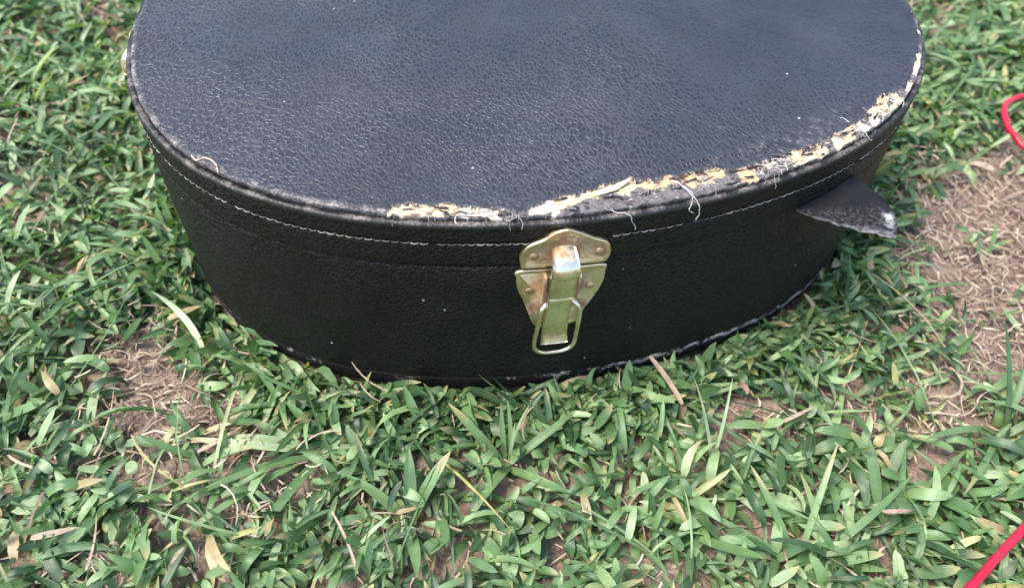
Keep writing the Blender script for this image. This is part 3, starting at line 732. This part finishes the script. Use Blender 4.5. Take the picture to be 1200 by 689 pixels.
# ------------------------------------------------------------------ grass
TROW = np.array([0, .14, .36, .62, .84, 1.0]); WROW = np.array([.50, .86, 1.0, .95, .68, .10])
def blades(x, y, z, az, e0, curl, L, W, side, twist, fold, rows=TROW, wrow=WROW):
    n = len(x); m = len(rows); P = np.zeros((n, m, 3)); P[:, 0] = np.c_[x, y, z]
    D = np.zeros((n, m, 3)); Nn = np.zeros((n, m, 3)); Sd = np.zeros((n, m, 3))
    for q in range(m):
        t = rows[q]; el = e0 - curl * t; a = az + side * t
        D[:, q] = np.c_[np.cos(el) * np.cos(a), np.cos(el) * np.sin(a), np.sin(el)]
        up = np.c_[-np.sin(el) * np.cos(a), -np.sin(el) * np.sin(a), np.cos(el)]
        sd = np.cross(D[:, q], up)
        tw = (twist * (t - .1))[:, None] + fold[:, None] * 0
        Sd[:, q] = np.cos(tw) * sd + np.sin(tw) * up; Nn[:, q] = np.cos(tw) * up - np.sin(tw) * sd
        if q: P[:, q] = P[:, q - 1] + .5 * (D[:, q] + D[:, q - 1]) * (L * (rows[q] - rows[q - 1]))[:, None]
    hw = (W / 2)[:, None] * wrow[None, :]
    cf = np.cos(fold)[:, None, None]; sf = np.sin(fold)[:, None, None]
    Lf = P - Sd * hw[..., None] * cf + Nn * hw[..., None] * sf
    Rt = P + Sd * hw[..., None] * cf + Nn * hw[..., None] * sf
    return P, np.stack([Lf, P, Rt], 2)                         # (n,m,3,3)
def blade_faces(n, m):
    b = (np.arange(n) * m * 3)[:, None, None]; r = (np.arange(m - 1) * 3)[None, :, None]; c = np.arange(2)[None, None, :]
    f = b + r + c
    return np.stack([f, f + 1, f + 4, f + 3], -1).reshape(-1, 4)

PATCH = [(-.188, .226, .030), (-.206, .252, .022), (-.192, .279, .015), (-.126, .168, .011), (-.195, .126, .012), (-.116, .183, .013), (-.14, .205, .012), (.300, .335, .036), (.318, .415, .036), (.352, .40, .050),
         (.298, .287, .030), (.253, .248, .014), (.205, .243, .010), (.150, .226, .010), (.36, .34, .05), (-.35, .60, .02), (-.06, .222, .008), (.268, .37, .016), (.33, .30, .03), (-.075, .16, .007), (.19, .19, .008)]
def bare(x, y):
    b = np.zeros_like(x)
    for px, py, r in PATCH:
        b = np.maximum(b, np.exp(-(((x - px) ** 2 + (y - py) ** 2) / (r * r * 2.3)) ** 1.6))
    return b
def in_view(x, y, mg=.05):
    t = (y - .118) / (.6 - .118)
    return (y > .118 - mg) & (x > -.236 - t * .21 - mg) & (x < .255 + t * .20 + mg) & (y < .70 + mg)

def lawn(nn, dens_view, seed):
    g = np.random.default_rng(seed)
    x = g.uniform(-1.1, 1.1, nn); y = g.uniform(-.45, 1.5, nn)
    keep = in_view(x, y) | (g.random(nn) < .18)
    clump = fbm(x * 26, y * 26, 300 + seed, 3)
    keep &= g.random(nn) > bare(x + (fbm(x * 60, y * 60, 5, 2) - .5) * .03, y + (fbm(x * 60, y * 60, 6, 2) - .5) * .03) * 1.02
    keep &= ~inside(x, y, .002)
    keep &= clump > .34 * g.random(nn) + .18
    return x[keep], y[keep]

VV, AL, AC, RN = [], [], [], []
def add(P3, rnd):
    n, m = P3.shape[:2]
    VV.append(P3.reshape(-1, 3)); AL.append(np.tile(TROW[None, :, None], (n, 1, 3)).ravel())
    AC.append(np.tile(np.array([-1, 0, 1.])[None, None, :], (n, m, 1)).ravel()); RN.append(np.repeat(rnd, m * 3))

def scatter(x, y, k, g, Lr, Wr, er, lift, kind):
    n = len(x)
    X = np.repeat(x, k); Y = np.repeat(y, k); N = n * k
    az0 = np.repeat(g.uniform(0, 6.28, n), k)
    az = az0 + np.tile(np.arange(k) * 2.4, n) + g.normal(0, .5, N)
    # blades lean to face the open side, a little more towards -y and left as in a mown lawn
    e0 = g.uniform(er[0], er[1], N); curl = g.normal(.95, .6, N).clip(-.2, 2.2)
    L = g.uniform(Lr[0], Lr[1], N) * g.uniform(.7, 1.12, N); W = g.uniform(Wr[0], Wr[1], N) * (.75 + .5 * fbm(X * 15, Y * 15, 56, 2))
    L *= .8 + .5 * fbm(X * 9, Y * 9, 55, 2)
    zz = gz(X, Y) + g.uniform(0, lift, N)
    X = X + g.normal(0, .0025, N); Y = Y + g.normal(0, .0025, N)
    side = g.normal(0, .45, N); tw = g.normal(0, 1.0, N); fold = np.abs(g.normal(.38, .28, N)).clip(.02, 1.1)
    patchy = fbm(X * 12, Y * 12, 77, 3)
    rnd = np.clip(g.beta(1.3, 1.5, N) * .93 + (patchy - .5) * .4, 0, .93)
    dry = g.random(N) < .028
    rnd = np.where(dry, g.uniform(.94, 1.0, N), rnd)
    P, Q = blades(X, Y, zz, az, e0, curl, L, W, side, tw, fold)
    bad = inside(P[..., 0], P[..., 1], .0015).any(1)
    az2 = np.where(bad, az + math.pi, az)
    P, Q = blades(X, Y, zz, az2, e0, curl, L, W, side, tw, fold)
    bad = inside(P[..., 0], P[..., 1], .0015).any(1) | (P[:, -1, 2] < -.012)
    add(Q[~bad], rnd[~bad])

g1 = np.random.default_rng(11)
x, y = lawn(56000, 1, 1); scatter(x, y, 4, g1, (.009, .025), (.0027, .0063), (.0, 1.15), .015, 0)      # broad short leaves
x, y = lawn(8000, 1, 2); scatter(x, y, 3, g1, (.018, .040), (.0028, .0060), (.1, .95), .014, 1)        # longer leaves on top
x, y = lawn(4500, 1, 3); scatter(x, y, 3, g1, (.028, .075), (.0010, .0028), (.0, .8), .014, 2)          # thin grass
x, y = lawn(900, 1, 4); scatter(x, y, 2, g1, (.050, .110), (.0010, .0017), (.0, .22), .016, 3)          # runners creeping over the top
# a denser fringe against the case
NF = 1000; th = g1.uniform(-95, 95, NF); pp = np.array([np.interp(th, TH[_sel], LP[_sel, 0]), np.interp(th, TH[_sel], LP[_sel, 1])]).T
nrm = np.array([np.interp(th, TH[_sel], LN[_sel, 0]), np.interp(th, TH[_sel], LN[_sel, 1])]).T
w = to_world(pp + nrm * g1.uniform(.003, .024, NF)[:, None]); scatter(w[:, 0] + CX, w[:, 1] + CY, 4, g1, (.014, .030), (.0034, .0066), (.1, 1.3), .006, 0)
V = np.concatenate(VV); nb = len(V) // 18
grass = mesh_np('lawn_grass', V, blade_faces(nb, 6), MAT['grass'], None, True, {'along': np.concatenate(AL), 'across': np.concatenate(AC), 'rnd': np.concatenate(RN)})
tag(grass, 'short broad-leaved green lawn grass around the case', 'grass', kind='stuff')

# dead thatch: flat straw lying on the soil
def straw_mass(n, g, Lr, Wr, sel):
    x = g.uniform(-.60, .62, n); y = g.uniform(.03, .85, n)
    b = bare(x, y); k_ = (g.random(n) < sel[0] + sel[1] * np.clip(b * 1.6, 0, 1)) & ~inside(x, y, .004)
    x, y = x[k_], y[k_]; N = len(x)
    L = g.uniform(*Lr, N); W = g.uniform(*Wr, N)
    e0 = g.normal(.10, .16, N); curl = g.normal(.25, .35, N)
    P, Q = blades(x, y, gz(x, y) + np.where(g.random(N) < .25, g.uniform(.006, .018, N), g.uniform(.0005, .006, N)), g.uniform(0, 6.28, N), e0, curl, L, W, g.normal(0, .9, N), g.normal(0, 1.2, N), np.abs(g.normal(.3, .3, N)), TROW, np.array([.8, 1, 1, 1, .9, .5]))
    bad = inside(P[..., 0], P[..., 1], .001).any(1)
    return Q[~bad], np.clip(g.beta(2, 1.8, N), 0, 1)[~bad]
g2 = np.random.default_rng(5)
Qs = [straw_mass(60000, g2, (.004, .014), (.0005, .0013), (.14, .86)), straw_mass(18000, g2, (.010, .028), (.0006, .0015), (.09, .6)), straw_mass(3500, g2, (.018, .04), (.0011, .0024), (.10, .30))]
V = np.concatenate([q.reshape(-1, 3) for q, _ in Qs]); rn = np.concatenate([np.repeat(r_, 18) for _, r_ in Qs])
th_ = mesh_np('dry_thatch', V, blade_faces(len(V) // 18, 6), MAT['straw'], None, True, {'rnd': rn})
tag(th_, 'dead tan straw and thatch littering the bare soil', 'thatch', kind='stuff')

# ------------------------------------------------------------------ single tufts, stems and dry leaves that stand out
def one_blade(name, parent, x, y, z, az, e0, curl, L, W, side=0, tw=0, fold=.25, rnd=.6, mat='grass', wrow=WROW):
    f = lambda v: np.array([v], float)
    rows = np.linspace(0, 1, 11); wr = np.interp(rows, TROW, wrow)
    P, Q = blades(f(x), f(y), f(z), f(az), f(e0), f(curl), f(L), f(W), f(side), f(tw), f(fold), rows, wr)
    V = Q.reshape(-1, 3); m = 11
    th = np.tile(rows[None, :, None], (1, 1, 3)).ravel(); ac = np.tile(np.array([-1, 0, 1.])[None, None, :], (1, m, 1)).ravel()
    return mesh_np(name, V, blade_faces(1, m), MAT[mat], parent, True, {'along': th, 'across': ac, 'rnd': np.full(len(V), rnd)})
def tuft(x, y, label, specs, group='taller grass tufts'):
    r = empty('grass_tuft', (x, y, float(gz(np.array(x), np.array(y))))); tag(r, label, 'grass tuft', group)
    for q, (az, e0, curl, L, W, rnd) in enumerate(specs):
        one_blade('leaf_blade', r, .002 * math.cos(q), .002 * math.sin(q), .003, R(az), R(e0), R(curl), L, W, random.gauss(0, .25), random.gauss(0, .4), .3, rnd)
    return r
tuft(.002, .196, 'upright tuft with pale seed stalks in front of the latch',
     [(92, 74, 20, .042, .0026, .7), (70, 80, 15, .046, .0022, .82), (110, 70, 25, .036, .003, .6), (150, 50, 40, .045, .0055, .5), (25, 45, 45, .05, .005, .4), (-40, 40, 50, .04, .0055, .55), (-120, 45, 45, .038, .006, .6), (80, 84, 8, .034, .0018, .88)])
tuft(-.098, .197, 'sprawling tuft of long bright green blades left of centre',
     [(205, 26, 40, .085, .0050, .45), (190, 24, 36, .075, .0046, .85), (225, 22, 38, .095, .0042, .5), (170, 30, 50, .060, .005, .8), (160, 25, 45, .05, .0055, .6), (10, 35, 50, .05, .005, .5), (245, 30, 50, .06, .0052, .4)])
tuft(-.046, .160, 'cluster of broad upright leaves near the bottom edge',
     [(100, 60, 45, .040, .0068, .35), (60, 55, 40, .042, .0066, .5), (150, 40, 40, .04, .006, .6), (-60, 45, 40, .038, .0064, .55), (-130, 40, 45, .036, .0066, .45)])
tuft(.168, .262, 'thin arching blades sweeping beside the lower right of the case',
     [(196, 24, 30, .075, .0026, .78), (205, 20, 26, .085, .0024, .7), (-30, 40, 60, .05, .005, .45), (-80, 38, 50, .045, .0056, .4), (20, 45, 45, .04, .005, .5)])
tuft(.110, .196, 'pale thin grass stems standing right of the latch',
     [(110, 66, 30, .060, .0020, .86), (75, 60, 30, .055, .0018, .84), (200, 35, 40, .055, .0035, .6), (-35, 30, 30, .06, .0034, .55)])
tuft(.152, .150, 'long crossing blades near the lower right corner',
     [(30, 32, 26, .075, .0042, .45), (165, 26, 30, .085, .0036, .55), (75, 50, 30, .065, .0036, .75), (120, 44, 40, .055, .0045, .5), (-20, 22, 26, .07, .0046, .4)])
tuft(.276, .228, 'dark curved blades at the right edge beside the bare soil',
     [(100, 62, 60, .070, .0040, .2), (70, 52, 40, .06, .0042, .35), (190, 38, 45, .055, .0045, .45), (230, 34, 40, .06, .0036, .5), (20, 40, 40, .05, .005, .4)])
tuft(.205, .176, 'green tuft above the lower stretch of red cable',
     [(45, 36, 40, .060, .0044, .45), (130, 40, 40, .05, .0048, .5), (185, 28, 30, .06, .0040, .35), (-70, 30, 36, .045, .005, .55)])
tuft(.318, .372, 'small green sprig growing in the straw patch', [(80, 70, 30, .024, .0032, .6), (150, 50, 40, .022, .0034, .7), (20, 45, 40, .022, .0034, .5)])
tuft(.338, .295, 'low sprig of thin blades at the right edge of the straw', [(70, 66, 30, .034, .0028, .6), (120, 56, 40, .03, .003, .7), (200, 40, 30, .03, .0034, .5), (300, 40, 30, .03, .0034, .5)])

def single(name, cat, label, x, y, z, az, e0, curl, L, W, rnd, mat, side=0, tw=0, fold=.3, wrow=WROW, group=None):
    o = one_blade(name, None, 0, 0, 0, R(az), R(e0), R(curl), L, W, side, tw, fold, rnd, mat, wrow)
    o.location = (x, y, z); tag(o, label, cat, group); return o
STW = np.array([.7, 1, 1, 1, .9, .6])
single('curled_leaf', 'leaf', 'long pale curling leaf left of the case', -.172, .249, .012, 118, 18, 10, .052, .0042, .88, 'grass', .7, 1.4)
single('dead_straw', 'straw', 'brown dead stem leaning at the case foot right of the latch', .0965, .231, .014, 118, 16, 6, .032, .0034, .45, 'straw', .2, .3, .5, STW)
single('dead_straw', 'straw', 'pale straw standing near the bottom edge left of centre', -.066, .130, .012, 112, 20, 10, .032, .0015, .6, 'straw', .3, .4, .5, STW)
single('dry_leaf', 'leaf', 'curled tan dead leaf near the lower right corner', .190, .172, .020, -12, 12, 60, .024, .0040, .45, 'straw', .9, 1.2, .8)
single('dry_leaf', 'leaf', 'long flat straw at the foot of the left bare patch', -.160, .190, .008, 28, 8, 12, .028, .0032, .6, 'straw', .4, .7, .5)
single('dry_leaf', 'leaf', 'yellowed leaf tip lying left of the case', -.197, .268, .016, 25, 12, 30, .020, .0056, .965, 'grass', .4, .3, .4)
single('dry_leaf', 'leaf', 'broad tan leaf near the bottom left corner', -.222, .137, .016, 5, 8, 25, .022, .0048, .6, 'straw', .5, .6, .6)
single('dry_leaf', 'leaf', 'pale dead leaf on the straw by the right edge', .338, .440, .010, 130, 10, 40, .016, .0060, .6, 'straw', .3, .3, .3)
single('dry_leaf', 'leaf', 'small brown crumpled leaf below the right of the case', .133, .240, .014, 80, 25, 90, .010, .0056, .25, 'straw', 1.2, 1.8, .9)
single('dry_leaf', 'leaf', 'straw sliver lying among leaves at lower centre right', .147, .222, .014, 20, 10, 20, .026, .0024, .6, 'straw', .3, .3, .4)
